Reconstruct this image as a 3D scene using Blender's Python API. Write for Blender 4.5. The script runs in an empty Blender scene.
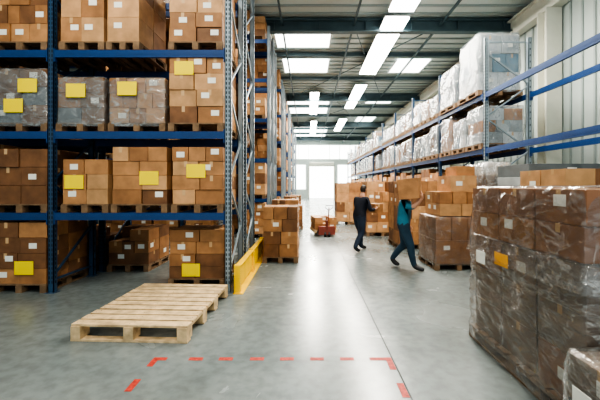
import bpy, bmesh, math, random
from mathutils import Vector, Matrix, noise
random.seed(7)
scene = bpy.context.scene
R = random.random
def U(a, b): return a + (b - a) * R()

# ------------------------------------------------------------ materials
def mat(name, col, rough=0.6, metal=0.0, var=0.0, vscale=3.0, bump=0.0, bscale=40.0, emis=0.0, spec=0.5):
    m = bpy.data.materials.new(name); m.use_nodes = True
    nt = m.node_tree; b = nt.nodes['Principled BSDF']
    b.inputs['Base Color'].default_value = (*col, 1)
    b.inputs['Roughness'].default_value = rough
    b.inputs['Metallic'].default_value = metal
    b.inputs['Specular IOR Level'].default_value = spec
    if emis:
        b.inputs['Emission Color'].default_value = (*col, 1)
        b.inputs['Emission Strength'].default_value = emis
    if var or bump:
        geo = nt.nodes.new('ShaderNodeNewGeometry')
    if var:
        n = nt.nodes.new('ShaderNodeTexNoise'); n.inputs['Scale'].default_value = vscale; n.inputs['Detail'].default_value = 3
        nt.links.new(geo.outputs['Position'], n.inputs['Vector'])
        r = nt.nodes.new('ShaderNodeValToRGB')
        r.color_ramp.elements[0].position = 0.3; r.color_ramp.elements[1].position = 0.7
        r.color_ramp.elements[0].color = (*[c * (1 - var) for c in col], 1)
        r.color_ramp.elements[1].color = (*[min(1, c * (1 + var)) for c in col], 1)
        nt.links.new(n.outputs['Fac'], r.inputs['Fac']); nt.links.new(r.outputs['Color'], b.inputs['Base Color'])
    if bump:
        n2 = nt.nodes.new('ShaderNodeTexNoise'); n2.inputs['Scale'].default_value = bscale; n2.inputs['Detail'].default_value = 2
        nt.links.new(geo.outputs['Position'], n2.inputs['Vector'])
        bp = nt.nodes.new('ShaderNodeBump'); bp.inputs['Strength'].default_value = bump; bp.inputs['Distance'].default_value = 0.02
        nt.links.new(n2.outputs['Fac'], bp.inputs['Height']); nt.links.new(bp.outputs['Normal'], b.inputs['Normal'])
    return m

C1 = mat('cardboard_a', (.41, .205, .085), .65, var=.22, vscale=5)
C2 = mat('cardboard_b', (.32, .152, .060), .65, var=.22, vscale=5)
C3 = mat('cardboard_c', (.52, .29, .135), .65, var=.18, vscale=5)
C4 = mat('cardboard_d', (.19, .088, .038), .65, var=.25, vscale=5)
C5 = mat('cardboard_e', (.46, .26, .12), .65, var=.2, vscale=5)
CART = [C1, C2, C3, C1, C4, C5]
TAPE = mat('packing_tape', (.58, .38, .20), .25)
LABEL = mat('paper_label', (.80, .80, .74), .6)
YEL = mat('yellow_label', (.95, .72, .003), .5)
ORG = mat('orange_label', (.75, .36, .04), .5)
WOOD = mat('pallet_wood', (.56, .41, .235), .75, var=.3, vscale=9, bump=.2, bscale=60)
WOODD = mat('pallet_wood_old', (.20, .125, .07), .8, var=.3, vscale=8)
BLUE = mat('rack_blue', (.010, .050, .17), .4, var=.1)
POST = mat('rack_galvanised', (.26, .32, .36), .4, metal=.3, var=.15)
POSTB = mat('rack_post_blue', (.022, .06, .12), .4, var=.15)
SLOT = mat('rack_slot', (.01, .012, .015), .9)
YGUARD = mat('guard_yellow', (.90, .55, .004), .4, var=.1)
RED = mat('red_floor_tape', (.42, .04, .025), .6, var=.4, vscale=30)
JOINT = mat('floor_joint_mat', (.04, .05, .05), .8)
WALL = mat('wall_panel', (.44, .50, .48), .6, var=.06, vscale=1)
WALLR = mat('wall_rib', (.30, .35, .34), .6)
STEELW = mat('steel_cream', (.68, .68, .59), .5, var=.05)
TRUSS = mat('truss_steel', (.07, .115, .135), .5, var=.1)
CEIL = mat('roof_deck', (.54, .60, .58), .5, var=.1, vscale=.6)
CEILR = mat('roof_deck_rib', (.32, .38, .38), .6)
LAMP = mat('lamp_diffuser', (1.0, .99, .93), .5, emis=16)
SKYL = mat('skylight_sheet', (.97, 1.0, .95), .5, emis=4.6)
GLOWM = mat('glow_sheet', (.98, 1.0, .95), .5, emis=4.0)  # self-glowing sheet: daylight in the door strips, haze on the far wall
LAMPB = mat('lamp_body', (.6, .62, .62), .5)
GREY = mat('grey_carton', (.13, .15, .16), .55, var=.2)
GREYL = mat('light_grey_carton', (.34, .37, .38), .55, var=.2)
WHITE = mat('white_sack', (.58, .62, .64), .5, var=.2)
BLUEG = mat('blue_goods', (.08, .18, .26), .5, var=.3)
DARK = mat('dark_rubber', (.015, .015, .018), .6)
REDM = mat('dull_red_paint', (.20, .045, .03), .5)

def film(name, tint, base, crease, scale=(1.6, 1.6, 2.6), freq=2.0, rough=.14, width=.03, gloss=1.0, bump=.8):
    m = bpy.data.materials.new(name); m.use_nodes = True
    nt = m.node_tree; b = nt.nodes['Principled BSDF']; out = nt.nodes['Material Output']
    L = nt.links.new
    b.inputs['Base Color'].default_value = (*tint, 1); b.inputs['Roughness'].default_value = .35
    geo = nt.nodes.new('ShaderNodeNewGeometry')
    def math_(op, a, bb=None):
        q = nt.nodes.new('ShaderNodeMath'); q.operation = op
        for i, s in enumerate((a, bb)):
            if s is None: continue
            if isinstance(s, (int, float)): q.inputs[i].default_value = s
            else: L(s, q.inputs[i])
        return q.outputs[0]
    def creases(rot, fr, wd):
        mp = nt.nodes.new('ShaderNodeMapping'); mp.inputs['Scale'].default_value = scale; mp.inputs['Rotation'].default_value = rot
        L(geo.outputs['Position'], mp.inputs['Vector'])
        n = nt.nodes.new('ShaderNodeTexNoise'); n.inputs['Scale'].default_value = fr; n.inputs['Detail'].default_value = 3; n.inputs['Distortion'].default_value = .5
        L(mp.outputs[0], n.inputs['Vector'])
        d = math_('ABSOLUTE', math_('SUBTRACT', n.outputs['Fac'], .5))
        mr = nt.nodes.new('ShaderNodeMapRange'); mr.inputs['From Min'].default_value = 0; mr.inputs['From Max'].default_value = wd
        mr.inputs['To Min'].default_value = 1; mr.inputs['To Max'].default_value = 0
        L(d, mr.inputs['Value']); return mr.outputs[0], n.outputs['Fac']
    k1, h1 = creases((.35, .35, .1), freq, width); k2, h2 = creases((-.6, .5, .8), freq * 1.9, width * .8)
    n3 = nt.nodes.new('ShaderNodeTexNoise'); n3.inputs['Scale'].default_value = 1.6; n3.inputs['Detail'].default_value = 3; L(geo.outputs['Position'], n3.inputs['Vector'])
    ks = math_('MULTIPLY', math_('ADD', k1, math_('MULTIPLY', k2, .6)), n3.outputs['Fac'])
    al = math_('ADD', math_('MULTIPLY', ks, crease), math_('MULTIPLY', n3.outputs['Fac'], base * 2))
    al = math_('MINIMUM', al, .95)
    bp = nt.nodes.new('ShaderNodeBump'); bp.inputs['Strength'].default_value = bump; bp.inputs['Distance'].default_value = .05
    L(math_('ADD', h1, math_('MULTIPLY', h2, .5)), bp.inputs['Height']); L(bp.outputs['Normal'], b.inputs['Normal'])
    tr = nt.nodes.new('ShaderNodeBsdfTransparent'); m1 = nt.nodes.new('ShaderNodeMixShader')
    L(al, m1.inputs[0]); L(tr.outputs[0], m1.inputs[1]); L(b.outputs[0], m1.inputs[2])
    gl = nt.nodes.new('ShaderNodeBsdfGlossy'); gl.inputs['Roughness'].default_value = rough; L(bp.outputs['Normal'], gl.inputs['Normal'])
    fr_ = nt.nodes.new('ShaderNodeFresnel'); fr_.inputs['IOR'].default_value = 1.5; L(bp.outputs['Normal'], fr_.inputs['Normal'])
    m2 = nt.nodes.new('ShaderNodeMixShader'); L(math_('MINIMUM', math_('MULTIPLY', fr_.outputs[0], gloss), .6), m2.inputs[0]); L(m1.outputs[0], m2.inputs[1]); L(gl.outputs[0], m2.inputs[2])
    L(m2.outputs[0], out.inputs['Surface'])
    return m
FILM = film('stretch_film', (.50, .52, .52), .06, .4, gloss=1.2, bump=1.0)
FILMG = film('stretch_film_grey', (.36, .37, .36), .13, .55, scale=(1.5, 1.5, 3.5), gloss=1.5, bump=1.0, freq=2.6)
FILMD = film('stretch_film_dense', (.46, .49, .49), .17, .6, gloss=1.3, freq=3)
FILMR = film('stretch_film_bluish', (.46, .54, .60), .15, .6, scale=(2.4, 2.4, 1.4), freq=2.6, gloss=1.3, bump=1.0)
FILMW = film('stretch_film_milky', (.72, .76, .76), .34, .8, scale=(2.0, 2.0, 1.2), freq=2.4, gloss=1.4, bump=1.0)

# floor concrete
FLOOR = bpy.data.materials.new('polished_concrete'); FLOOR.use_nodes = True
nt = FLOOR.node_tree; b = nt.nodes['Principled BSDF']
geo = nt.nodes.new('ShaderNodeNewGeometry')
def nz(scale, det, dist=0):
    n = nt.nodes.new('ShaderNodeTexNoise'); n.inputs['Scale'].default_value = scale; n.inputs['Detail'].default_value = det
    n.inputs['Distortion'].default_value = dist
    nt.links.new(geo.outputs['Position'], n.inputs['Vector']); return n
n1 = nz(.7, 6, .6); n2 = nz(9, 6)
r1 = nt.nodes.new('ShaderNodeValToRGB'); r1.color_ramp.elements[0].position = .3; r1.color_ramp.elements[1].position = .7
r1.color_ramp.elements[0].color = (.135, .162, .162, 1); r1.color_ramp.elements[1].color = (.225, .255, .252, 1)
nt.links.new(n1.outputs['Fac'], r1.inputs['Fac'])
r2 = nt.nodes.new('ShaderNodeValToRGB'); r2.color_ramp.elements[0].position = .35; r2.color_ramp.elements[1].position = .6
r2.color_ramp.elements[0].color = (.80, .80, .80, 1); r2.color_ramp.elements[1].color = (1, 1, 1, 1)
nt.links.new(n2.outputs['Fac'], r2.inputs['Fac'])
mx = nt.nodes.new('ShaderNodeMixRGB'); mx.blend_type = 'MULTIPLY'; mx.inputs[0].default_value = 1
nt.links.new(r1.outputs[0], mx.inputs[1]); nt.links.new(r2.outputs[0], mx.inputs[2]); nt.links.new(mx.outputs[0], b.inputs['Base Color'])
mr = nt.nodes.new('ShaderNodeMapRange'); mr.inputs['To Min'].default_value = .14; mr.inputs['To Max'].default_value = .36
nt.links.new(n1.outputs['Fac'], mr.inputs['Value']); nt.links.new(mr.outputs[0], b.inputs['Roughness'])

# ------------------------------------------------------------ mesh builder
class MB:
    def __init__(s): s.v = []; s.f = []; s.m = []; s.mats = []
    def mi(s, m):
        if m not in s.mats: s.mats.append(m)
        return s.mats.index(m)
    def pts(s, p, faces, m):
        o = len(s.v); s.v += [tuple(q) for q in p]; k = s.mi(m)
        for f in faces: s.f.append([o + i for i in f]); s.m.append(k)
    BF = [(0, 3, 2, 1), (4, 5, 6, 7), (0, 1, 5, 4), (1, 2, 6, 5), (2, 3, 7, 6), (3, 0, 4, 7)]
    def box(s, x0, x1, y0, y1, z0, z1, m):
        s.pts([(x0, y0, z0), (x1, y0, z0), (x1, y1, z0), (x0, y1, z0), (x0, y0, z1), (x1, y0, z1), (x1, y1, z1), (x0, y1, z1)], s.BF, m)
    def bar(s, a, c, w, h, m, up=(0, 0, 1)):
        a = Vector(a); c = Vector(c); d = (c - a).normalized(); up = Vector(up)
        if abs(d.dot(up)) > .98: up = Vector((1, 0, 0))
        r = d.cross(up).normalized(); u = r.cross(d).normalized()
        p = [a - r * w / 2 - u * h / 2, a + r * w / 2 - u * h / 2, c + r * w / 2 - u * h / 2, c - r * w / 2 - u * h / 2]
        s.pts(p + [q + u * h for q in p], s.BF, m)
    def tube(s, pts, rad, m, n=10):
        pts = [Vector(p) for p in pts]; o = len(s.v); k = s.mi(m); rings = 0
        for i, p in enumerate(pts):
            d = (pts[min(i + 1, len(pts) - 1)] - pts[max(i - 1, 0)]).normalized()
            up = Vector((0, 0, 1)) if abs(d.z) < .9 else Vector((1, 0, 0))
            a = d.cross(up).normalized(); c = a.cross(d)
            rr = [(0, rad[i])]
            if i == 0: rr = [(-rad[i] * .6, rad[i] * .5)] + rr
            if i == len(pts) - 1: rr = rr + [(rad[i] * .6, rad[i] * .5)]
            for off, q in rr:
                for j in range(n):
                    t = 2 * math.pi * j / n
                    s.v.append(tuple(p + d * off + a * math.cos(t) * q + c * math.sin(t) * q))
                rings += 1
        for i in range(rings - 1):
            for j in range(n):
                s.f.append([o + i * n + j, o + i * n + (j + 1) % n, o + (i + 1) * n + (j + 1) % n, o + (i + 1) * n + j]); s.m.append(k)
        s.f.append([o + j for j in range(n)][::-1]); s.m.append(k)
        s.f.append([o + (rings - 1) * n + j for j in range(n)]); s.m.append(k)
    def cyl(s, a, c, r, m, n=16):
        a = Vector(a); c = Vector(c); d = (c - a).normalized()
        up = Vector((0, 0, 1)) if abs(d.z) < .9 else Vector((1, 0, 0))
        p = d.cross(up).normalized(); q = p.cross(d)
        P = [e + p * r * math.cos(2 * math.pi * j / n) + q * r * math.sin(2 * math.pi * j / n) for e in (a, c) for j in range(n)]
        F = [(j, (j + 1) % n, n + (j + 1) % n, n + j) for j in range(n)] + [tuple(range(n))[::-1], tuple(range(n, 2 * n))]
        s.pts(P, F, m)
    def finish(s, name, bevel=0, smooth=False, loc=(0, 0, 0), rz=0, parent=None):
        me = bpy.data.meshes.new(name); me.from_pydata(s.v, [], s.f); 
        for m in s.mats: me.materials.append(m)
        me.polygons.foreach_set('material_index', s.m)
        if smooth: me.polygons.foreach_set('use_smooth', [True] * len(me.polygons))
        me.update(); bm = bmesh.new(); bm.from_mesh(me); bmesh.ops.recalc_face_normals(bm, faces=bm.faces); bm.to_mesh(me); bm.free()
        ob = bpy.data.objects.new(name, me); scene.collection.objects.link(ob)
        ob.location = loc; ob.rotation_euler[2] = rz
        if bevel:
            bv = ob.modifiers.new('bevel', 'BEVEL'); bv.width = bevel; bv.segments = 2; bv.limit_method = 'ANGLE'
        if parent: ob.parent = parent
        return ob

def pallet(mb, x0, x1, y0, y1, z0, m=WOODD, h=.14, nb=6):
    w = x1 - x0; t = .022; bt = z0 + h
    step = (y1 - y0) / nb
    for i in range(nb):
        a = y0 + i * step; mb.box(x0, x1, a + step * .08, a + step * .92, bt - t, bt, m)
    for cx in (x0 + .05, (x0 + x1) / 2, x1 - .05):
        mb.box(cx - .05, cx + .05, y0, y1, bt - t - .02, bt - t, m)
        for cy in (y0 + .07, (y0 + y1) / 2, y1 - .07):
            mb.box(cx - .05, cx + .05, cy - .07, cy + .07, z0 + t, bt - t - .02, m)
        mb.box(cx - .05, cx + .05, y0, y1, z0, z0 + t, m)
    return bt

def carton(mb, x0, x1, y0, y1, z0, z1, faces='f', m=None, lab=.35, tape=True):
    m = m or random.choice(CART)
    mb.box(x0, x1, y0, y1, z0, z1, m)
    cx = (x0 + x1) / 2; cy = (y0 + y1) / 2; e = .002; h = z1 - z0
    if tape:
        if R() < .6:
            mb.box(x0 - e, x1 + e, cy - .025, cy + .025, z1 - .07, z1 + e, TAPE)
        else:
            mb.box(cx - .025, cx + .025, y0 - e, y1 + e, z1 - .09, z1 + e, TAPE)
    for f in faces:
        if R() < lab:
            w, q = .13, .09
            if h < .2: w, q = .09, .06
            oz = z0 + h * U(.45, .7)
            if f == 'f':
                o = cx + (x1 - x0) * U(-.2, .2); mb.box(o - w / 2, o + w / 2, y0 - .003, y0 - .0005, oz - q / 2, oz + q / 2, LABEL)
            elif f == 'l':
                o = cy + (y1 - y0) * U(-.2, .2); mb.box(x0 - .003, x0 - .0005, o - w / 2, o + w / 2, oz - q / 2, oz + q / 2, LABEL)
            elif f == 'r':
                o = cy + (y1 - y0) * U(-.2, .2); mb.box(x1 + .0005, x1 + .003, o - w / 2, o + w / 2, oz - q / 2, oz + q / 2, LABEL)

def stack(mb, x0, x1, y0, y1, z0, h, nx, ny, nzz, faces='f', drop=0.0, lab=.35, m=None):
    dy = (y1 - y0) / ny; dz = h / nzz
    pool = m if isinstance(m, list) else None
    for k in range(nzz):
        n = nx if k % 2 == 0 or nx == 1 else max(1, nx + (1 if R() < .35 else 0))
        cuts = [x0] + [x0 + (x1 - x0) * (i + U(-.1, .1)) / n for i in range(1, n)] + [x1]
        for i in range(n):
            for j in range(ny):
                if k == nzz - 1 and R() < drop: continue
                jx = U(0, .012); jy = U(0, .025)
                carton(mb, cuts[i] + jx, cuts[i + 1] - .006, y0 + j * dy + jy, y0 + (j + 1) * dy - .006, z0 + k * dz + .001, z0 + (k + 1) * dz - .004, faces, random.choice(pool) if pool else m, lab)

def filmshell(name, x0, x1, y0, y1, z0, z1, m, parent=None, flare=0.0, amp=.02, cuts=16, seed=0):
    bm = bmesh.new(); bmesh.ops.create_cube(bm, size=1)
    bmesh.ops.subdivide_edges(bm, edges=bm.edges[:], cuts=cuts, use_grid_fill=True)
    for v in bm.verts:
        c = v.co.copy(); u = (c.z + .5)
        out = Vector((c.x, c.y, 0))
        k = max(abs(c.x), abs(c.y)) * 2
        s = 1 - .03 * (abs(c.x) * 2) ** 6 * (abs(c.y) * 2) ** 6 - .05 * (u ** 8)
        wx = (x1 - x0) * s; wy = (y1 - y0) * s
        p = Vector(((x0 + x1) / 2 + c.x * wx, (y0 + y1) / 2 + c.y * wy, z0 + u * (z1 - z0)))
        nn = noise.noise(p * 3.2 + Vector((seed, 0, 0))) + .6 * noise.noise(Vector((p.x * 7, p.y * 7, p.z * 15 + seed)))
        fl = flare * (1 - u) ** 3
        if out.length > 0 and k > .98:
            p += out.normalized() * (nn * amp + fl)
        elif u > .98: p.z += nn * amp
        v.co = p
    bmesh.ops.delete(bm, geom=[f for f in bm.faces if f.calc_center_median().z < z0 + .01 and abs(f.normal.z) > .8], context='FACES')
    me = bpy.data.meshes.new(name); bm.to_mesh(me); bm.free(); me.materials.append(m)
    for p in me.polygons: p.use_smooth = True
    ob = bpy.data.objects.new(name, me); scene.collection.objects.link(ob)
    if parent: ob.parent = parent
    return ob

# ------------------------------------------------------------ building shell
XL, XR, YB, YF, HC = -13.0, 7.3, 45.0, -5.0, 7.6
mb = MB(); mb.box(XL, XR, YF, YB + 14, -.1, 0, FLOOR); mb.finish('floor')
mb = MB()
for x in (.85, -5.6, 7.0): mb.box(x - .006, x + .006, YF, YB, .0002, .0015, JOINT)
for y in (9.9, 19.8, 29.7): mb.box(XL, XR, y - .006, y + .006, .0002, .0015, JOINT)
mb.finish('floor_joint_lines')
mb = MB()
mb.box(XL, XR, YF, YB, HC, HC + .1, CEIL)
for i in range(0, int((YB - 3) / .5)):
    y = 3 + i * .5
    mb.box(XL, XR, y, y + .09, HC - .05, HC - .001, CEILR)
mb.finish('ceiling')
mb = MB(); mb.box(XR, XR + .15, YF, YB, 0, HC, WALL)
for i in range(int((YB - YF) / .4)):
    y = YF + i * .4; mb.box(XR - .03, XR - .001, y, y + .06, 0, HC, WALLR)
mb.finish('wall_right')
mb = MB(); mb.box(XL - .15, XL, YF, YB, 0, HC, WALL); mb.finish('wall_left')
dx0, dx1, dh = .2, 3.4, 4.2
mb = MB(); mb.box(XL, dx0, YB, YB + .2, 0, HC, WALL); mb.box(dx1, XR, YB, YB + .2, 0, HC, WALL); mb.box(dx0, dx1, YB, YB + .2, dh, HC, WALL)
mb.finish('wall_back')
mb = MB()
mb.box(dx0 - .12, dx0, YB - .12, YB - .01, 0, dh + .12, STEELW); mb.box(dx1, dx1 + .12, YB - .12, YB - .01, 0, dh + .12, STEELW)
mb.box(dx0, dx1, YB - .12, YB - .01, dh, dh + .12, STEELW); mb.cyl((dx0, YB - .35, dh + .35), (dx1, YB - .35, dh + .35), .22, STEELW)
for i in range(8):
    a = dx0 + (dx1 - dx0) * i / 8; mb.box(a + .01, a + .39, YB - .05 + .01 * (i % 2), YB - .045 + .01 * (i % 2), .02, dh, GLOWM)
mb.finish('door_1')
mb = MB();  # glowing bands added around the far door in place of bright haze
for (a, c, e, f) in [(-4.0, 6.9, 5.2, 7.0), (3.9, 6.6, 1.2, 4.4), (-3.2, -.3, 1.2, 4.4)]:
    mb.box(a, c, YB - .06, YB - .02, e, f, GLOWM)
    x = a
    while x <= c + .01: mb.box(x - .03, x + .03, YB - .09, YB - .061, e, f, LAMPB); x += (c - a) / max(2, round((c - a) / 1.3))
mb.finish('haze_glow_panel_1')

for y in (1.9, 11.9, 21.6, 31.3, 41):
    mb = MB()
    mb.box(XL, XR, y - .12, y + .12, HC - .14, HC - .055, TRUSS); mb.box(XL, XR, y - .12, y + .12, HC - .52, HC - .46, TRUSS)
    mb.box(XL, XR, y - .015, y + .015, HC - .46, HC - .14, TRUSS)
    x = XL + .6
    while x < XR: mb.box(x, x + .03, y - .11, y + .11, HC - .46, HC - .14, TRUSS); x += 1.6
    mb.finish('roof_girder')
mb = MB()
for y in (5, 8.2, 14.9, 18.2, 24.8, 28, 34.5, 37.8):
    mb.box(XL, XR, y - .06, y + .06, HC - .22, HC - .052, TRUSS)
mb.finish('roof_purlins')
mb = MB()
for x in (-8.2, -4.6, -.9, 1.6, 4.6):
    mb.box(x - .03, x + .03, YF, YB, HC - .3, HC - .224, TRUSS)
for y in (11.9, 21.6, 31.3):
    mb.bar((1.6, y, HC - .26), (4.6, y + 9.6, HC - .26), .03, .03, TRUSS); mb.bar((4.6, y, HC - .28), (-.9, y + 9.6, HC - .28), .03, .03, TRUSS)
mb.finish('roof_bracing')
mb = MB(); mb.box(6.95, 7.25, YF, YB, HC - .75, HC - .6, STEELW); mb.box(7.08, 7.12, YF, YB, HC - .6, HC - .2, STEELW); mb.box(6.95, 7.25, YF, YB, HC - .2, HC - .15, STEELW); mb.finish('trim_eave_beam')
for y in (3.7, 9.9, 16.1, 22.3, 28.5, 34.7):
    mb = MB(); mb.box(6.8, 7.25, y - .2, y - .17, 0, HC - .76, STEELW); mb.box(6.8, 7.25, y + .17, y + .2, 0, HC - .76, STEELW); mb.box(6.99, 7.06, y - .17, y + .17, 0, HC - .76, STEELW)
    mb.box(6.72, 7.26, y - .26, y + .26, 0, .03, STEELW)
    mb.finish('steel_column')

def arealight(name, x, y, z, sx, sy, p, col=(1, .93, .81), rot=(0, 0, 0)):
    l = bpy.data.lights.new(name, 'AREA'); l.shape = 'RECTANGLE'; l.size = sx; l.size_y = sy; l.energy = p; l.color = col
    o = bpy.data.objects.new(name, l); o.location = (x, y, z); o.rotation_euler = rot; scene.collection.objects.link(o); return o
for (x, y, lx, ly) in [(-.2, 13.4, 2.2, 1.8), (-.1, 16.6, 2.2, 1.8), (0, 23.2, 3.0, 2.4), (0, 26.4, 3, 2.2), (0, 33, 4, 2.4), (0, 36.2, 4, 2.4), (0, 39.5, 4, 2), (0, 43, 5, 2.4),  # panels in the far half include extras added to whiten the aisle end
                       (4.9, 16.6, 1.6, 1.8), (4.9, 23.2, 1.8, 1.8), (5, 30, 1.6, 2), (-5.0, 13.4, 2, 1.5), (-6, 23, 2, 1.6), (-9, 16.6, 2, 1.6)]:
    mb = MB(); mb.box(x - lx / 2, x + lx / 2, y - ly / 2, y + ly / 2, HC - .062, HC - .052, SKYL)
    for q in (-1, 1):
        mb.box(x + q * lx / 2 - .03, x + q * lx / 2 + .03, y - ly / 2, y + ly / 2, HC - .09, HC - .051, LAMPB)
    mb.finish('ceiling_skylight')
for (x, y0, y1, hw, pw) in [(2.9, 5.2, 10.6, .38, 110), (2.9, 11.0, 16.6, .38, 125), (2.9, 18.5, 24, .3, 130), (2.9, 28, 34, .3, 130), (.4, 20, 26, .25, 125), (.5, 29, 37, .25, 140), (-3.0, 1.5, 4.0, .14, 85), (1.0, -3.5, 1.5, .2, 85), (-6.5, 8.6, 10.5, .14, 35), (-2.5, 9, 10.4, .12, 50)]:  # the two strips nearest the camera are unseen, added to light front faces
    mb = MB(); mb.box(x - hw - .03, x + hw + .03, y0, y1, HC - .40, HC - .35, LAMPB); mb.box(x - hw, x + hw, y0 + .02, y1 - .02, HC - .46, HC - .401, LAMP)
    yy = y0 + .4
    while yy < y1: mb.box(x - .01, x + .01, yy, yy + .02, HC - .35, HC - .05, LAMPB); yy += 2
    mb.finish('strip_lamp')
    arealight('strip_light', x, (y0 + y1) / 2, HC - .48, hw * 2, y1 - y0, pw * (y1 - y0))

# ------------------------------------------------------------ racks
LV = [1.30, 2.62, 3.94, 5.26, 6.55]
def rack(name, us, v0, v1, top, levels, swap=False, slots=True, endpost=None, skip=()):
    mb = MB()
    def bx(u0, u1, a, c, z0, z1, m):
        if swap: mb.box(a, c, u0, u1, z0, z1, m)
        else: mb.box(u0, u1, a, c, z0, z1, m)
    def P(u, v, z): return (v, u, z) if swap else (u, v, z)
    for i, u in enumerate(us):
        pm = POSTB if (endpost is None or i not in endpost) else POST
        for v, s in ((v0, 1), (v1, -1)):
            a, c = sorted((v, v + s * .08))
            bx(u - .05, u + .05, a, a + .012 if s > 0 else a + .012, .008, top, pm)
            if s < 0: bx(u - .05, u + .05, c - .012, c, .008, top, pm)
            bx(u - .05, u - .038, a, c, .008, top, pm); bx(u + .038, u + .05, a, c, .008, top, pm)
            bx(u - .08, u + .08, a - .03, c + .03, 0, .008, pm)
            if slots:
                z = .15
                while z < top - .05:
                    if s > 0:
                        for q in (-.022, .022): bx(u + q - .008, u + q + .008, a - .0015, a - .0002, z, z + .045, SLOT)
                    for q in (1, -1):
                        if q > 0: bx(u + .0502, u + .0515, a + .03, a + .05, z, z + .045, SLOT)
                        else: bx(u - .0515, u - .0502, a + .03, a + .05, z, z + .045, SLOT)
                    z += .075 if v == v0 else .15
        z = .25; d = 0; vv = (v0 + .04, v1 - .04)
        mb.bar(P(u, vv[0], .2), P(u, vv[1], .2), .03, .03, pm)
        while z + .75 < top:
            mb.bar(P(u, vv[d], z), P(u, vv[1 - d], z + .75), .03, .03, pm); d = 1 - d; z += .78
        mb.bar(P(u, vv[0], top - .1), P(u, vv[1], top - .1), .03, .03, pm)
    for k in range(len(us) - 1):
        for li, z in enumerate(levels):
            if (k, li) in skip: continue
            for v, s in ((v0, 1), (v1, -1)):
                a, c = sorted((v - s * .003, v + s * .047))
                bx(us[k] + .052, us[k + 1] - .052, a, c, z - .12, z, BLUE)
                bx(us[k] + .052, us[k + 1] - .052, a - .003, a - .0005, z - .075, z - .045, BLUE)
                for e in (us[k] + .05, us[k + 1] - .07):
                    bx(e, e + .02, a - .006, c + .004, z - .19, z + .03, BLUE)
    return mb.finish(name)

LU = [-9.9, -7.02, -4.17, -1.30]
rack('pallet_rack', LU, 5.51, 6.61, 7.0, LV, endpost=(3,))
rack('pallet_rack', LU, 6.85, 7.95, 7.0, LV, endpost=(3,))
for y in (11.2, 17.0, 22.8, 28.6, 34.4):
    rack('pallet_rack', LU, y, y + 1.1, 7.0, LV, endpost=(3,), slots=False)
    rack('pallet_rack', LU, y + 1.3, y + 2.4, 7.0, LV, endpost=(3,), slots=False)
RU = [4.4, 8.1] + [8.1 + 2.8 * i for i in range(1, 11)]
rack('pallet_rack', RU, 4.2, 5.3, 5.25, LV[:3], swap=True, endpost=(1,), skip=((0, 0), (1, 0)))

# ------------------------------------------------------------ loads in near left rack
def ylab(mb, x, y, z, w=.31, h=.22, m=YEL): mb.box(x - w / 2, x + w / 2, y - .006, y - .0035, z - h / 2, z + h / 2, m)
def load(x0, x1, z, h, n, yl=None, wrap=None, y0=5.50, dep=1.1, lab=.35, drop=0, m=None):
    mb = MB(); b = pallet(mb, x0 - .01, x1 + .01, y0, y0 + dep, z + .001)
    stack(mb, x0, x1, y0 + .02, y0 + dep - .02, b, h, n[0], n[1], n[2], 'f', drop, lab, m)
    if yl:
        for (lx, lz) in yl: ylab(mb, lx, y0 + .02 - (.03 if wrap else 0), lz)
    ob = mb.finish('wrapped_pallet_load' if wrap else 'carton_pallet_load', bevel=.004)
    if wrap:
        filmshell('stretch_wrap', x0 - .015, x1 + .015, y0 + .005, y0 + dep - .005, z + .08, b + h + .012, wrap, ob, amp=.014, seed=x0 * 3)
    return ob
def X(px, d=5.52): return (px - 308) * d / 340
def Z(py, d=5.52): return 1.75 - (py - 185) * d / 340
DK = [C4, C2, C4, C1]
load(X(60), X(104), 3.94, 1.2, (2, 2, 3), lab=.6)
load(X(107), X(139), 3.94, 1.2, (1, 2, 3), lab=.6)
load(X(169), X(222), 3.94, 1.2, (2, 2, 5), lab=.6)
load(X(57), X(104), 2.62, .74, (2, 2, 3), yl=[(X(77), Z(91))], wrap=FILMD, m=[C4, C2, GREY])
load(X(109), X(165), 2.62, .73, (3, 2, 3), yl=[(X(128), Z(89))], wrap=FILMD, m=[C1, C2, C3])
load(X(169), X(223), 2.62, 1.08, (2, 2, 4), yl=[(X(184), Z(68))], lab=.5)
load(X(62), X(108), 1.30, .73, (2, 2, 3), yl=[(X(74), Z(182))])
load(X(112), X(167), 1.30, .93, (2, 2, 4), yl=[(X(149), Z(178))])
load(X(172), X(223), 1.30, .93, (2, 2, 4), yl=[(X(196), Z(171))])
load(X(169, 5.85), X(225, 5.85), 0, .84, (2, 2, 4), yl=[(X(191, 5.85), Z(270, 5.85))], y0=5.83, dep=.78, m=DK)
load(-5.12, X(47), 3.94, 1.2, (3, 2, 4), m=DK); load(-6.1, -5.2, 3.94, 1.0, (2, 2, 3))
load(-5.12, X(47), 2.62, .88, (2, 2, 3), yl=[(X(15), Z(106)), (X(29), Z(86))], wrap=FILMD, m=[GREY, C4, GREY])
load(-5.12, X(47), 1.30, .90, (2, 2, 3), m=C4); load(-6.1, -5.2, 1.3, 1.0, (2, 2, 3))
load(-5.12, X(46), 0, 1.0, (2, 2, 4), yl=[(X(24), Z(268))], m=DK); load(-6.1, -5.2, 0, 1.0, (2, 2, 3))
load(-6.1, -5.2, 2.62, 1.0, (2, 2, 3))

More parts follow.
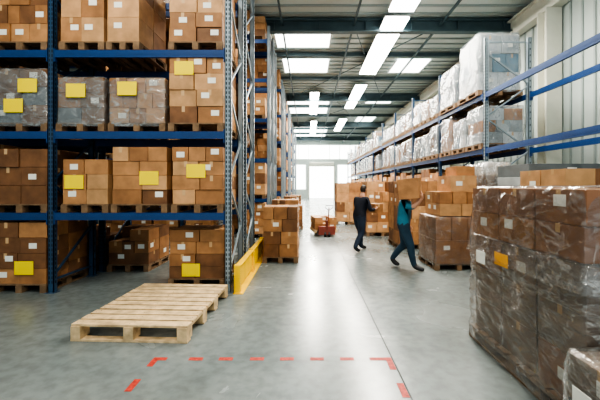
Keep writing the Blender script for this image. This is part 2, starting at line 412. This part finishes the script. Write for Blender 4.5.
def fillrow(y0, us, levels, dens=.85, ny=2, floor=True, m=None):
    mb = MB()
    for k in range(len(us) - 1):
        w = (us[k + 1] - us[k] - .16) / 3
        for z in (([0] if floor else []) + levels):
            for i in range(3):
                if R() > dens: continue
                x0 = us[k] + .08 + i * w + .03; x1 = x0 + w - .06
                b = pallet(mb, x0, x1, y0, y0 + 1.1, z + .001, nb=4)
                h = random.choice([.7, .85, 1.0, 1.05])
                stack(mb, x0 + .01, x1 - .01, y0 + .03, y0 + 1.07, b, h, 2, ny, random.choice([3, 4]), 'fr', .15, .3, m)
    return mb.finish('rack_stored_cartons')
fillrow(6.85, LU[1:], [1.30, 2.62, 3.94, 5.26], .5, m=[C4, C4, C2])  # darker carton tones carry the dim light behind the front rack
for y in (11.2, 17.0, 22.8, 28.6):
    fillrow(y, LU[1:], LV, .85); 
    fillrow(y + 1.3, LU[2:], LV, .8)
fillrow(34.4, LU[2:], LV, .9)

# ------------------------------------------------------------ right rack wrapped loads
POOLS = [[WHITE, GREYL, C1], [BLUEG, WHITE, GREYL], [GREY, GREYL, C4], [C1, GREYL, C2], [WHITE, GREYL, BLUEG], [C4, GREY, C1], [C3, C1, C2]]
def wload(x0, x1, y0, y1, z, h, pool, seed=0):
    mb = MB(); b = pallet(mb, x0, x1, y0, y1, z + .001, nb=5)
    stack(mb, x0 + .06, x1 - .06, y0 + .05, y1 - .05, b, h - .07, 2, 2, 3 if h > .8 else 2, 'fl', 0, .3, pool)
    ob = mb.finish('wrapped_pallet_load'); filmshell('stretch_wrap', x0 + .02, x1 - .02, y0 + .02, y1 - .02, b - .05, b + h, FILMR, ob, amp=.04, cuts=14, seed=seed)
    return ob
wload(4.15, 5.25, 8.3, 9.45, 3.94, 1.42, POOLS[1], 1)
wload(4.15, 5.3, 9.6, 10.8, 3.94, 1.1, POOLS[2], 3)
s = 4
for k in range(2, 11):
    a = RU[k]
    for i in range(3):
        y = a + .1 + i * .88
        if R() < .92: wload(4.17, 5.28, y, y + .83, 3.94, U(.6, 1.05), random.choice(POOLS), s)
        s += 1
for k in range(1, 10):
    a = RU[k]
    for i in range(3):
        y = a + .1 + i * .88
        if R() < .93: wload(4.17, 5.28, y, y + .83, 2.62, U(.75, 1.0), random.choice(POOLS), s)
        s += 1
def fillright():
    mb = MB()
    for k in range(2, 10):
        for z in (0, 1.30):
            for i in range(3):
                y = RU[k] + .1 + i * .88
                b = pallet(mb, 4.2, 5.28, y, y + .83, z + .001, nb=4)
                stack(mb, 4.22, 5.25, y + .01, y + .82, b, U(.7, .98), 2, 2, 3, 'fl', .1, .3)
    mb.finish('rack_stored_cartons')
fillright()

# ------------------------------------------------------------ floor stacks
def fstack(x0, x1, y0, y1, h, n, faces='fl', lab=.35, drop=0, wood=WOODD, m=None):
    mb = MB(); b = pallet(mb, x0, x1, y0, y1, 0, wood)
    stack(mb, x0 + .01, x1 - .01, y0 + .01, y1 - .01, b, h, n[0], n[1], n[2], faces, drop, lab, m)
    return mb, b
mb, b_ = fstack(2.6, 3.6, 6.95, 8.0, .95, (2, 2, 2), lab=.2, m=C2)
z = b_ + .97
stack(mb, 2.72, 3.55, 7.0, 7.9, z, .5, 2, 2, 2, 'fl', .0, .6)
stack(mb, 2.95, 3.5, 7.05, 7.8, z + .5, .34, 1, 1, 1, 'fl', 0, 1, C3)
stack(mb, 3.1, 3.5, 7.1, 7.7, z + .84, .2, 1, 1, 1, 'fl', 0, 0, C1)
ob = mb.finish('wrapped_pallet_load', bevel=.005)
filmshell('stretch_wrap', 2.585, 3.615, 6.935, 8.015, .1, 1.10, FILM, ob, amp=.012, seed=9)
mb, b_ = fstack(3.66, 4.12, 6.95, 7.85, 1.82, (1, 2, 4)); ob = mb.finish('wrapped_pallet_load', bevel=.005)
filmshell('stretch_wrap', 3.635, 4.16, 6.90, 7.88, .5, 2.2, FILMW, ob, amp=.06, flare=.06, cuts=22, seed=12)
mb = MB(); b_ = pallet(mb, 3.72, 5.0, 5.75, 6.75, 0)
zz = b_
for i in range(9):
    hh = .22; mb.box(3.74 + U(0, .03), 4.98 - U(0, .03), 5.77 + U(0, .02), 6.73, zz, zz + hh - .006, [GREY, GREYL, GREY][i % 3]);
    mb.box(4.0 + i * .05, 4.16 + i * .05, 5.762, 5.768, zz + .05, zz + .15, LABEL) if i % 2 == 0 else None
    zz += hh
mb.finish('grey_carton_stack', bevel=.006)
mb, b_ = fstack(3.22, 4.1, 4.25, 5.2, 1.82, (2, 2, 5)); mb.finish('carton_pallet_load', bevel=.005)
for (x0, x1, y0, y1, h, n) in [(2.45, 3.6, 9.2, 10.4, 1.72, (3, 2, 5)), (2.0, 3.1, 11.6, 12.7, 1.72, (3, 2, 5)), (3.2, 4.1, 11.0, 12.2, 1.5, (2, 2, 4)),
                               (1.25, 2.35, 15.0, 16.2, 1.7, (2, 2, 4)), (2.5, 3.9, 14.6, 15.8, 1.75, (3, 2, 5)), (2.6, 3.9, 18, 19.2, 1.8, (3, 2, 4)), (2.6, 3.9, 22, 23.2, 1.8, (3, 2, 4)),
                               (-1.02, -.22, 7.6, 8.5, 1.12, (2, 2, 4)), (-1.0, -.25, 9.3, 10.2, 1.2, (2, 2, 4)), (-.95, -.2, 13.3, 14.2, .8, (2, 2, 3)), (-1.1, -.5, 15.3, 16.2, 1.1, (2, 2, 3)), (-1.1, -.4, 20, 21, 1.0, (2, 2, 3))]:
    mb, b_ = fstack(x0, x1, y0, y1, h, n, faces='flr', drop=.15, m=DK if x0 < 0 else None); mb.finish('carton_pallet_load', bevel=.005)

# ------------------------------------------------------------ foreground right wrapped loads
fx0, fx1, fy0, fy1 = 1.88, 3.05, 2.32, 3.97
mb = MB(); pallet(mb, fx0, fx1, fy0, fy1, 0, WOODD, nb=9)
PL = mat('plum_carton', (.26, .125, .065), .5, var=.2, vscale=4); PLG = mat('grey_brown_goods', (.22, .155, .11), .5, var=.3, vscale=4)
stack(mb, fx0 + .05, fx1 - .02, fy0 + .02, fy1 - .04, .14, 1.04, 2, 3, 3, 'l', 0, .3, [PLG, PLG, PL])
stack(mb, fx0 + .03, fx1 - .02, fy0 + .02, fy1 - .02, 1.20, .52, 2, 3, 2, 'l', 0, .45, [PL, PL, C2])
mb.box(fx0 - .05, fx0 - .046, 3.12, 3.34, .98, 1.10, ORG)
mb.box(fx0 - .05, fx0 - .046, 3.52, 3.70, .92, 1.05, LABEL)
ob = mb.finish('wrapped_pallet_load', bevel=.006)
filmshell('stretch_wrap', fx0 - .01, fx1 + .02, fy0 - .02, fy1 + .01, .05, 1.20, FILMG, ob, flare=.03, amp=.034, cuts=46, seed=21)
filmshell('stretch_wrap_upper', fx0 + .01, fx1 + .005, fy0, fy1, 1.0, 1.735, FILM, ob, flare=.07, amp=.014, cuts=34, seed=31)
mb = MB(); pallet(mb, 1.62, 2.7, 1.1, 2.18, 0, WOODD, nb=6)
stack(mb, 1.64, 2.68, 1.12, 2.16, .14, .56, 2, 2, 2, 'l', 0, 1, [PLG, GREY])
mb.box(1.6, 1.603, 1.92, 2.06, .42, .54, LABEL)
ob = mb.finish('wrapped_pallet_load', bevel=.006)
filmshell('stretch_wrap', 1.61, 2.71, 1.09, 2.19, .08, .72, FILMG, ob, amp=.02, cuts=24, seed=41)

# ------------------------------------------------------------ empty pallet
mb = MB(); W, L, n = 1.33, 1.62, 10
step = L / n
for i in range(n):
    mb.box(U(-.004, .004), W + U(-.004, .004), i * step + .018 + U(-.006, .006), (i + 1) * step - .018 + U(-.006, .006), .166, .19, WOOD)
for cx in (.06, W / 2, W - .06):
    mb.box(cx - .055, cx + .055, 0, L, .142, .1658, WOOD)
    for cy in (.08, L * .36, L * .64, L - .08):
        mb.box(cx - .055, cx + .055, cy - .08, cy + .08, .0245, .1418, WOOD)
for cy in (.055, L * .36, L * .64, L - .055): mb.box(0, W, cy - .05, cy + .05, .002, .0243, WOOD)
for cx in (.06, W / 2, W - .06):
    for i in range(n):
        for q in (-.02, .02): mb.cyl((cx + q, (i + .5) * step + q, .19), (cx + q, (i + .5) * step + q, .1912), .005, SLOT, 6)
mb.finish('wooden_pallet', bevel=.003, loc=(-2.66, 3.80, 0), rz=math.radians(-2.5))

# ------------------------------------------------------------ yellow rack guard
mb = MB(); gx = -1.14
mb.box(gx - .012, gx + .012, 5.48, 8.35, .06, .42, YGUARD)
mb.box(gx - .05, gx + .05, 5.48, 8.35, .42, .445, YGUARD); mb.box(gx - .06, gx + .10, 5.44, 8.4, 0, .012, YGUARD)
for y in (5.46, 6.85, 8.3):
    mb.box(gx - .05, gx + .05, y, y + .1, .012, .46, YGUARD)
mb.finish('rack_end_guard', bevel=.006)

# ------------------------------------------------------------ red floor tape marks
mb = MB(); y = 3.42
def dash(x0, x1, y0, y1): mb.box(x0, x1, y0, y1, .0005, .002, RED)
for px in (160, 196, 226, 257, 287, 317, 347):
    c = (px - 308) * y / 340; dash(c - .07, c + .07, y - .028, y + .028)
dash(.62, .84, y - .028, y + .028); dash(.78, .84, 3.22, y - .03)
dash(.78, .84, 2.80, 3.0); dash(.78, .84, 2.4, 2.6)
dash(-1.56, -1.50, 3.28, y - .03)
dash(-1.56, -1.50, 2.88, 3.06); dash(-1.56, -1.50, 2.45, 2.65)
mb.finish('floor_tape_marking')

# ------------------------------------------------------------ pallet jack carrying a small load
mb = MB()
for q in (-.2, .2):
    mb.box(q - .08, q + .08, 0, 1.1, .075, .11, REDM); mb.cyl((q - .05, 1.0, .04), (q + .05, 1.0, .04), .04, DARK)
mb.box(-.28, .28, -.18, 0, .07, .35, REDM); mb.cyl((0, -.12, .3), (0, -.12, .55), .05, REDM)
for q in (-.07, .07): mb.cyl((q - .025, -.14, .09), (q + .025, -.14, .09), .09, DARK)
mb.bar((0, -.15, .2), (0, -.5, 1.0), .03, .03, REDM)
mb.tube([(0, -.46, .92), (-.12, -.5, 1.0), (-.12, -.54, 1.08), (.12, -.54, 1.08), (.12, -.5, 1.0), (0, -.46, .92)], [.012] * 6, DARK, 8)
pj = mb.finish('pallet_jack', bevel=.004, loc=(.62, 11.6, 0), rz=math.radians(8))
mb = MB(); 
for i in range(6): mb.box(-.4, .4, .04 + i * .19, .19 + i * .19, .192, .212, WOOD)
for cx in (-.36, 0, .36): mb.box(cx - .04, cx + .04, .04, 1.14, .112, .19, WOOD)
stack(mb, -.38, .38, .06, 1.12, .213, .42, 2, 2, 2, 'flr', .3, .4, [C1, C2, C3])
mb.finish('carried_load', bevel=.004, parent=pj)
mb = MB(); pallet(mb, .35, 1.1, 14.2, 15.2, 0, WOOD); pallet(mb, .36, 1.11, 14.22, 15.2, .141, WOOD); mb.finish('wooden_pallet')

# ------------------------------------------------------------ workers
SKIN = mat('skin', (.50, .27, .18), .5); HAIR = mat('hair', (.025, .016, .01), .6); SHOE = mat('shoe', (.02, .02, .022), .5)
LIP = mat('lip', (.35, .12, .10), .5); EYE = mat('eye_white', (.8, .8, .78), .3); IRIS = mat('iris', (.03, .02, .015), .3)
def cloth(n, c): return mat(n, c, .85, var=.2, vscale=6, bump=.4, bscale=9)
def worker(name, J, shirt, trou, loc, rz, hands, sleeve=True, headyaw=0.0):
    E = bpy.data.objects.new(name, None); scene.collection.objects.link(E); E.location = loc; E.rotation_euler[2] = rz
    rad = dict(pel=.165, wai=.150, che=.175, nkb=.105, nk=.066, hd=.062, ls=.095, rs=.095, le=.060, re=.060, lw=.038, rw=.038,
               lh=.125, rh=.125, lk=.085, rk=.085, la=.062, ra=.062, lb=.052, rb=.052, lt=.042, rt=.042, lth=.115, rth=.115, lua=.075, rua=.075, lsh=.075, rsh=.075)
    for s_ in 'lr':
        J[s_ + 'th'] = tuple((Vector(J[s_ + 'h']) * .6 + Vector(J[s_ + 'k']) * .4)); J[s_ + 'ua'] = tuple((Vector(J[s_ + 's']) + Vector(J[s_ + 'e'])) / 2)
        J[s_ + 'sh'] = tuple((Vector(J[s_ + 'k']) * .6 + Vector(J[s_ + 'a']) * .4) + Vector((-.015, 0, 0)))
    names = list(J); idx = {n: i for i, n in enumerate(names)}
    edges = [('pel', 'wai'), ('wai', 'che'), ('che', 'nkb'), ('nkb', 'nk'), ('nk', 'hd')]
    for s_ in 'lr':
        edges += [('che', s_ + 's'), (s_ + 's', s_ + 'ua'), (s_ + 'ua', s_ + 'e'), (s_ + 'e', s_ + 'w'), ('pel', s_ + 'h'), (s_ + 'h', s_ + 'th'), (s_ + 'th', s_ + 'k'), (s_ + 'k', s_ + 'sh'), (s_ + 'sh', s_ + 'a'), (s_ + 'a', s_ + 'b'), (s_ + 'b', s_ + 't')]
    me = bpy.data.meshes.new('skel'); me.from_pydata([J[n] for n in names], [(idx[a], idx[c]) for a, c in edges], [])
    o = bpy.data.objects.new('skel', me); scene.collection.objects.link(o)
    o.modifiers.new('s', 'SKIN'); 
    sv = me.skin_vertices[0].data
    for n in names: sv[idx[n]].radius = (rad[n], rad[n]); sv[idx[n]].use_root = (n == 'pel')
    ss = o.modifiers.new('ss', 'SUBSURF'); ss.levels = 2; ss.render_levels = 2
    dg = bpy.context.evaluated_depsgraph_get(); dg.update()
    bm_ = bpy.data.meshes.new_from_object(o.evaluated_get(dg)); bpy.data.objects.remove(o)
    bm_.materials.clear()
    for m in [shirt, trou, SKIN, SHOE]: bm_.materials.append(m)
    def which(a, c):
        if c in ('nk', 'hd'): return 2
        if c[1:] == 'w': return 0 if sleeve else 2
        if c[1:] in ('b', 't'): return 3
        if c[1:] in ('h', 'th', 'k', 'a', 'sh'): return 1
        return 0
    segs = [(Vector(J[a]), Vector(J[c]), which(a, c)) for a, c in edges]
    for p in bm_.polygons:
        p.use_smooth = True; best = 1e9; w = 0
        for a, c, k in segs:
            d = c - a; t = max(0, min(1, (p.center - a).dot(d) / d.length_squared)); q = (p.center - (a + d * t)).length
            if q < best: best = q; w = k
        if w == 0 and p.center.z < J['pel'][2] - .02 and abs(p.center.y) < .19 and abs(p.center.x) < .18: w = 1
        if w == 1 and p.center.z > J['pel'][2] + .0: w = 0
        p.material_index = w
    body = bpy.data.objects.new('body', bm_); scene.collection.objects.link(body); body.parent = E
    hc = Vector(J['hd']) + Vector((.015, 0, .075))
    mb = MB(); NS, NR = 28, 20
    def hp(th, ph, k=1.0):
        x = math.cos(ph) * math.cos(th); y_ = math.cos(ph) * math.sin(th); z_ = math.sin(ph)
        jaw = 1 - .22 * max(0, -z_) ** 1.2
        X_ = x * .098 * (jaw if x < 0 else 1 - .06 * max(0, -z_)); Y_ = y_ * .079 * jaw; Z_ = z_ * .12
        if x > 0:
            X_ += .022 * math.exp(-((Y_ / .012) ** 2)) * math.exp(-(((Z_ + .015) / .02) ** 2))
            X_ -= .008 * math.exp(-(((abs(Y_) - .03) / .014) ** 2)) * math.exp(-(((Z_ - .012) / .014) ** 2))
            X_ += .008 * math.exp(-((Y_ / .03) ** 2)) * math.exp(-(((Z_ + .09) / .02) ** 2))
        return Vector((X_, Y_, Z_)) * k
    def shell(k, m, cond):
        P = [hp(2 * math.pi * j / NS, -math.pi / 2 + math.pi * i / NR, k) for i in range(NR + 1) for j in range(NS)]
        F = []
        for i in range(NR):
            for j in range(NS):
                f = (i * NS + j, i * NS + (j + 1) % NS, (i + 1) * NS + (j + 1) % NS, (i + 1) * NS + j)
                c = sum((P[q] for q in f), Vector()) / 4
                if cond(c): F.append(f)
        mb.pts(P, F, m)
    shell(1.0, SKIN, lambda c: True)
    shell(1.075, HAIR, lambda c: c.z > .055 + (.02 if c.x > .05 else 0) or (c.x < -.015 and c.z > -.055) or (c.x < .015 and c.z > .015))
    for q in (-1, 1):
        mb.tube([(.078, q * .03, .012), (.084, q * .03, .012)], [.011, .010], EYE, 8); mb.tube([(.086, q * .03, .012), (.0905, q * .03, .012)], [.006, .004], IRIS, 8)
        mb.tube([(.086, q * .018, .030), (.082, q * .045, .032)], [.004, .003], HAIR, 6)
        mb.tube([(-.005, q * .079, -.022), (-.012, q * .089, -.005), (-.012, q * .091, .014), (.002, q * .081, .024)], [.008, .011, .011, .006], SKIN, 8)
    mb.tube([(.083, -.022, -.055), (.092, 0, -.053), (.083, .022, -.055)], [.004, .006, .004], LIP, 8)
    mb.finish('head', smooth=True, loc=hc, rz=headyaw, parent=E)
    mb = MB()
    for (s_, fwd, pal, curl) in hands:
        w = Vector(J[s_ + 'w']); f = Vector(fwd).normalized(); pn = Vector(pal); pn = (pn - f * pn.dot(f)).normalized(); sd = f.cross(pn) * (1 if s_ == 'r' else -1)
        for q in (-.024, -.008, .008, .024):
            mb.tube([w - f * .01 + sd * q * .6, w + f * .04 + sd * q, w + f * .085 + sd * q], [.024, .019, .014], SKIN, 8)
        for i, (q, ln) in enumerate([(-.033, .058), (-.011, .074), (.011, .08), (.033, .072)]):
            a = w + f * .085 + sd * q; c1 = a + (f * math.cos(curl * .4) + pn * math.sin(curl * .4)) * ln * .45
            c2 = c1 + (f * math.cos(curl) + pn * math.sin(curl)) * ln * .32; c3 = c2 + (f * math.cos(curl * 1.5) + pn * math.sin(curl * 1.5)) * ln * .28
            mb.tube([a - f * .01, a, c1, c2, c3], [.0095, .0095, .009, .008, .0065], SKIN, 8)
        a = w + f * .025 + sd * .026; mb.tube([a, a + (f * .7 + sd * .6 + pn * .3).normalized() * .035, a + (f * .85 + sd * .45 + pn * .5).normalized() * .065, a + (f * .95 + sd * .3 + pn * .6).normalized() * .085], [.014, .011, .010, .007], SKIN, 8)
    mb.finish('hands', smooth=True, parent=E)
    return E
J2 = dict(pel=(0, 0, .95), wai=(.01, 0, 1.10), che=(.035, 0, 1.28), nkb=(.045, 0, 1.42), nk=(.055, 0, 1.50), hd=(.065, .005, 1.57),
          ls=(.03, .195, 1.37), rs=(.04, -.195, 1.38), le=(-.10, .26, 1.10), lw=(.04, .29, .88), re=(.25, -.29, 1.29), rw=(.42, -.27, 1.50),
          lh=(0, .09, .89), rh=(.01, -.09, .89), lk=(-.01, .11, .49), la=(-.27, .11, .16), lb=(-.19, .11, .065), lt=(-.10, .11, .044),
          rk=(.17, -.11, .50), ra=(.24, -.11, .10), rb=(.36, -.11, .055), rt=(.44, -.11, .044))
TEAL = cloth('teal_shirt', (.03, .15, .22)); NAVY = cloth('navy_trousers', (.016, .045, .075)); DKNAVY = cloth('dark_shirt', (.010, .013, .024)); DKT = cloth('dark_trousers', (.014, .026, .05))
w2 = worker('warehouse_worker', J2, TEAL, NAVY, (2.0, 7.12, .002), math.radians(-28), [('l', (.25, .05, -.95), (.5, -.8, 0), .6), ('r', (-.1, .1, .95), (-1, .1, .1), .7)], sleeve=False)
mb = MB(); carton(mb, -.2, .2, -.17, .17, 0, .40, 'f', C1, 0)
mb.finish('carried_carton', bevel=.004, loc=(.20, -.235, 1.475), parent=w2).rotation_euler = (0, math.radians(-6), 0)
J1 = dict(pel=(0, 0, .94), wai=(.03, 0, 1.09), che=(.07, 0, 1.27), nkb=(.10, 0, 1.41), nk=(.12, 0, 1.49), hd=(.14, 0, 1.55),
          ls=(.07, .20, 1.36), rs=(.07, -.20, 1.36), le=(.15, .27, 1.10), lw=(.39, .18, 1.12), re=(.13, -.27, 1.10), rw=(.38, -.19, 1.10),
          lh=(0, .09, .88), rh=(.0, -.09, .88), lk=(.15, .11, .49), la=(.16, .11, .10), lb=(.28, .11, .055), lt=(.36, .11, .044),
          rk=(-.02, -.11, .48), ra=(-.26, -.11, .14), rb=(-.17, -.11, .06), rt=(-.08, -.11, .044))
w1 = worker('warehouse_worker', J1, DKNAVY, DKT, (1.36, 9.0, .002), math.radians(35), [('l', (.9, -.2, .1), (.1, -.6, .6), .6), ('r', (.9, .2, .1), (.1, .6, .6), .6)], headyaw=.1)
mb = MB(); carton(mb, .40, .72, -.17, .17, 1.00, 1.24, 'f', C2, 0); 
mb.finish('held_carton', bevel=.004, parent=w1)

# ------------------------------------------------------------ world & camera
w = bpy.data.worlds.new('World'); scene.world = w; w.use_nodes = True
bg = w.node_tree.nodes['Background']; bg.inputs[0].default_value = (.80, .94, 1.0, 1); bg.inputs[1].default_value = .9
try: scene.view_settings.look = 'AgX - High Contrast'
except Exception: pass

cam = bpy.data.cameras.new('Camera'); co = bpy.data.objects.new('Camera', cam); scene.collection.objects.link(co)
cam.sensor_width = 36; cam.lens = 340 * 36 / 600; cam.shift_x = -8 / 600; cam.shift_y = -15 / 600
co.location = (0, 0, 1.75); co.rotation_euler = (math.radians(90), 0, 0); cam.clip_end = 200
scene.camera = co
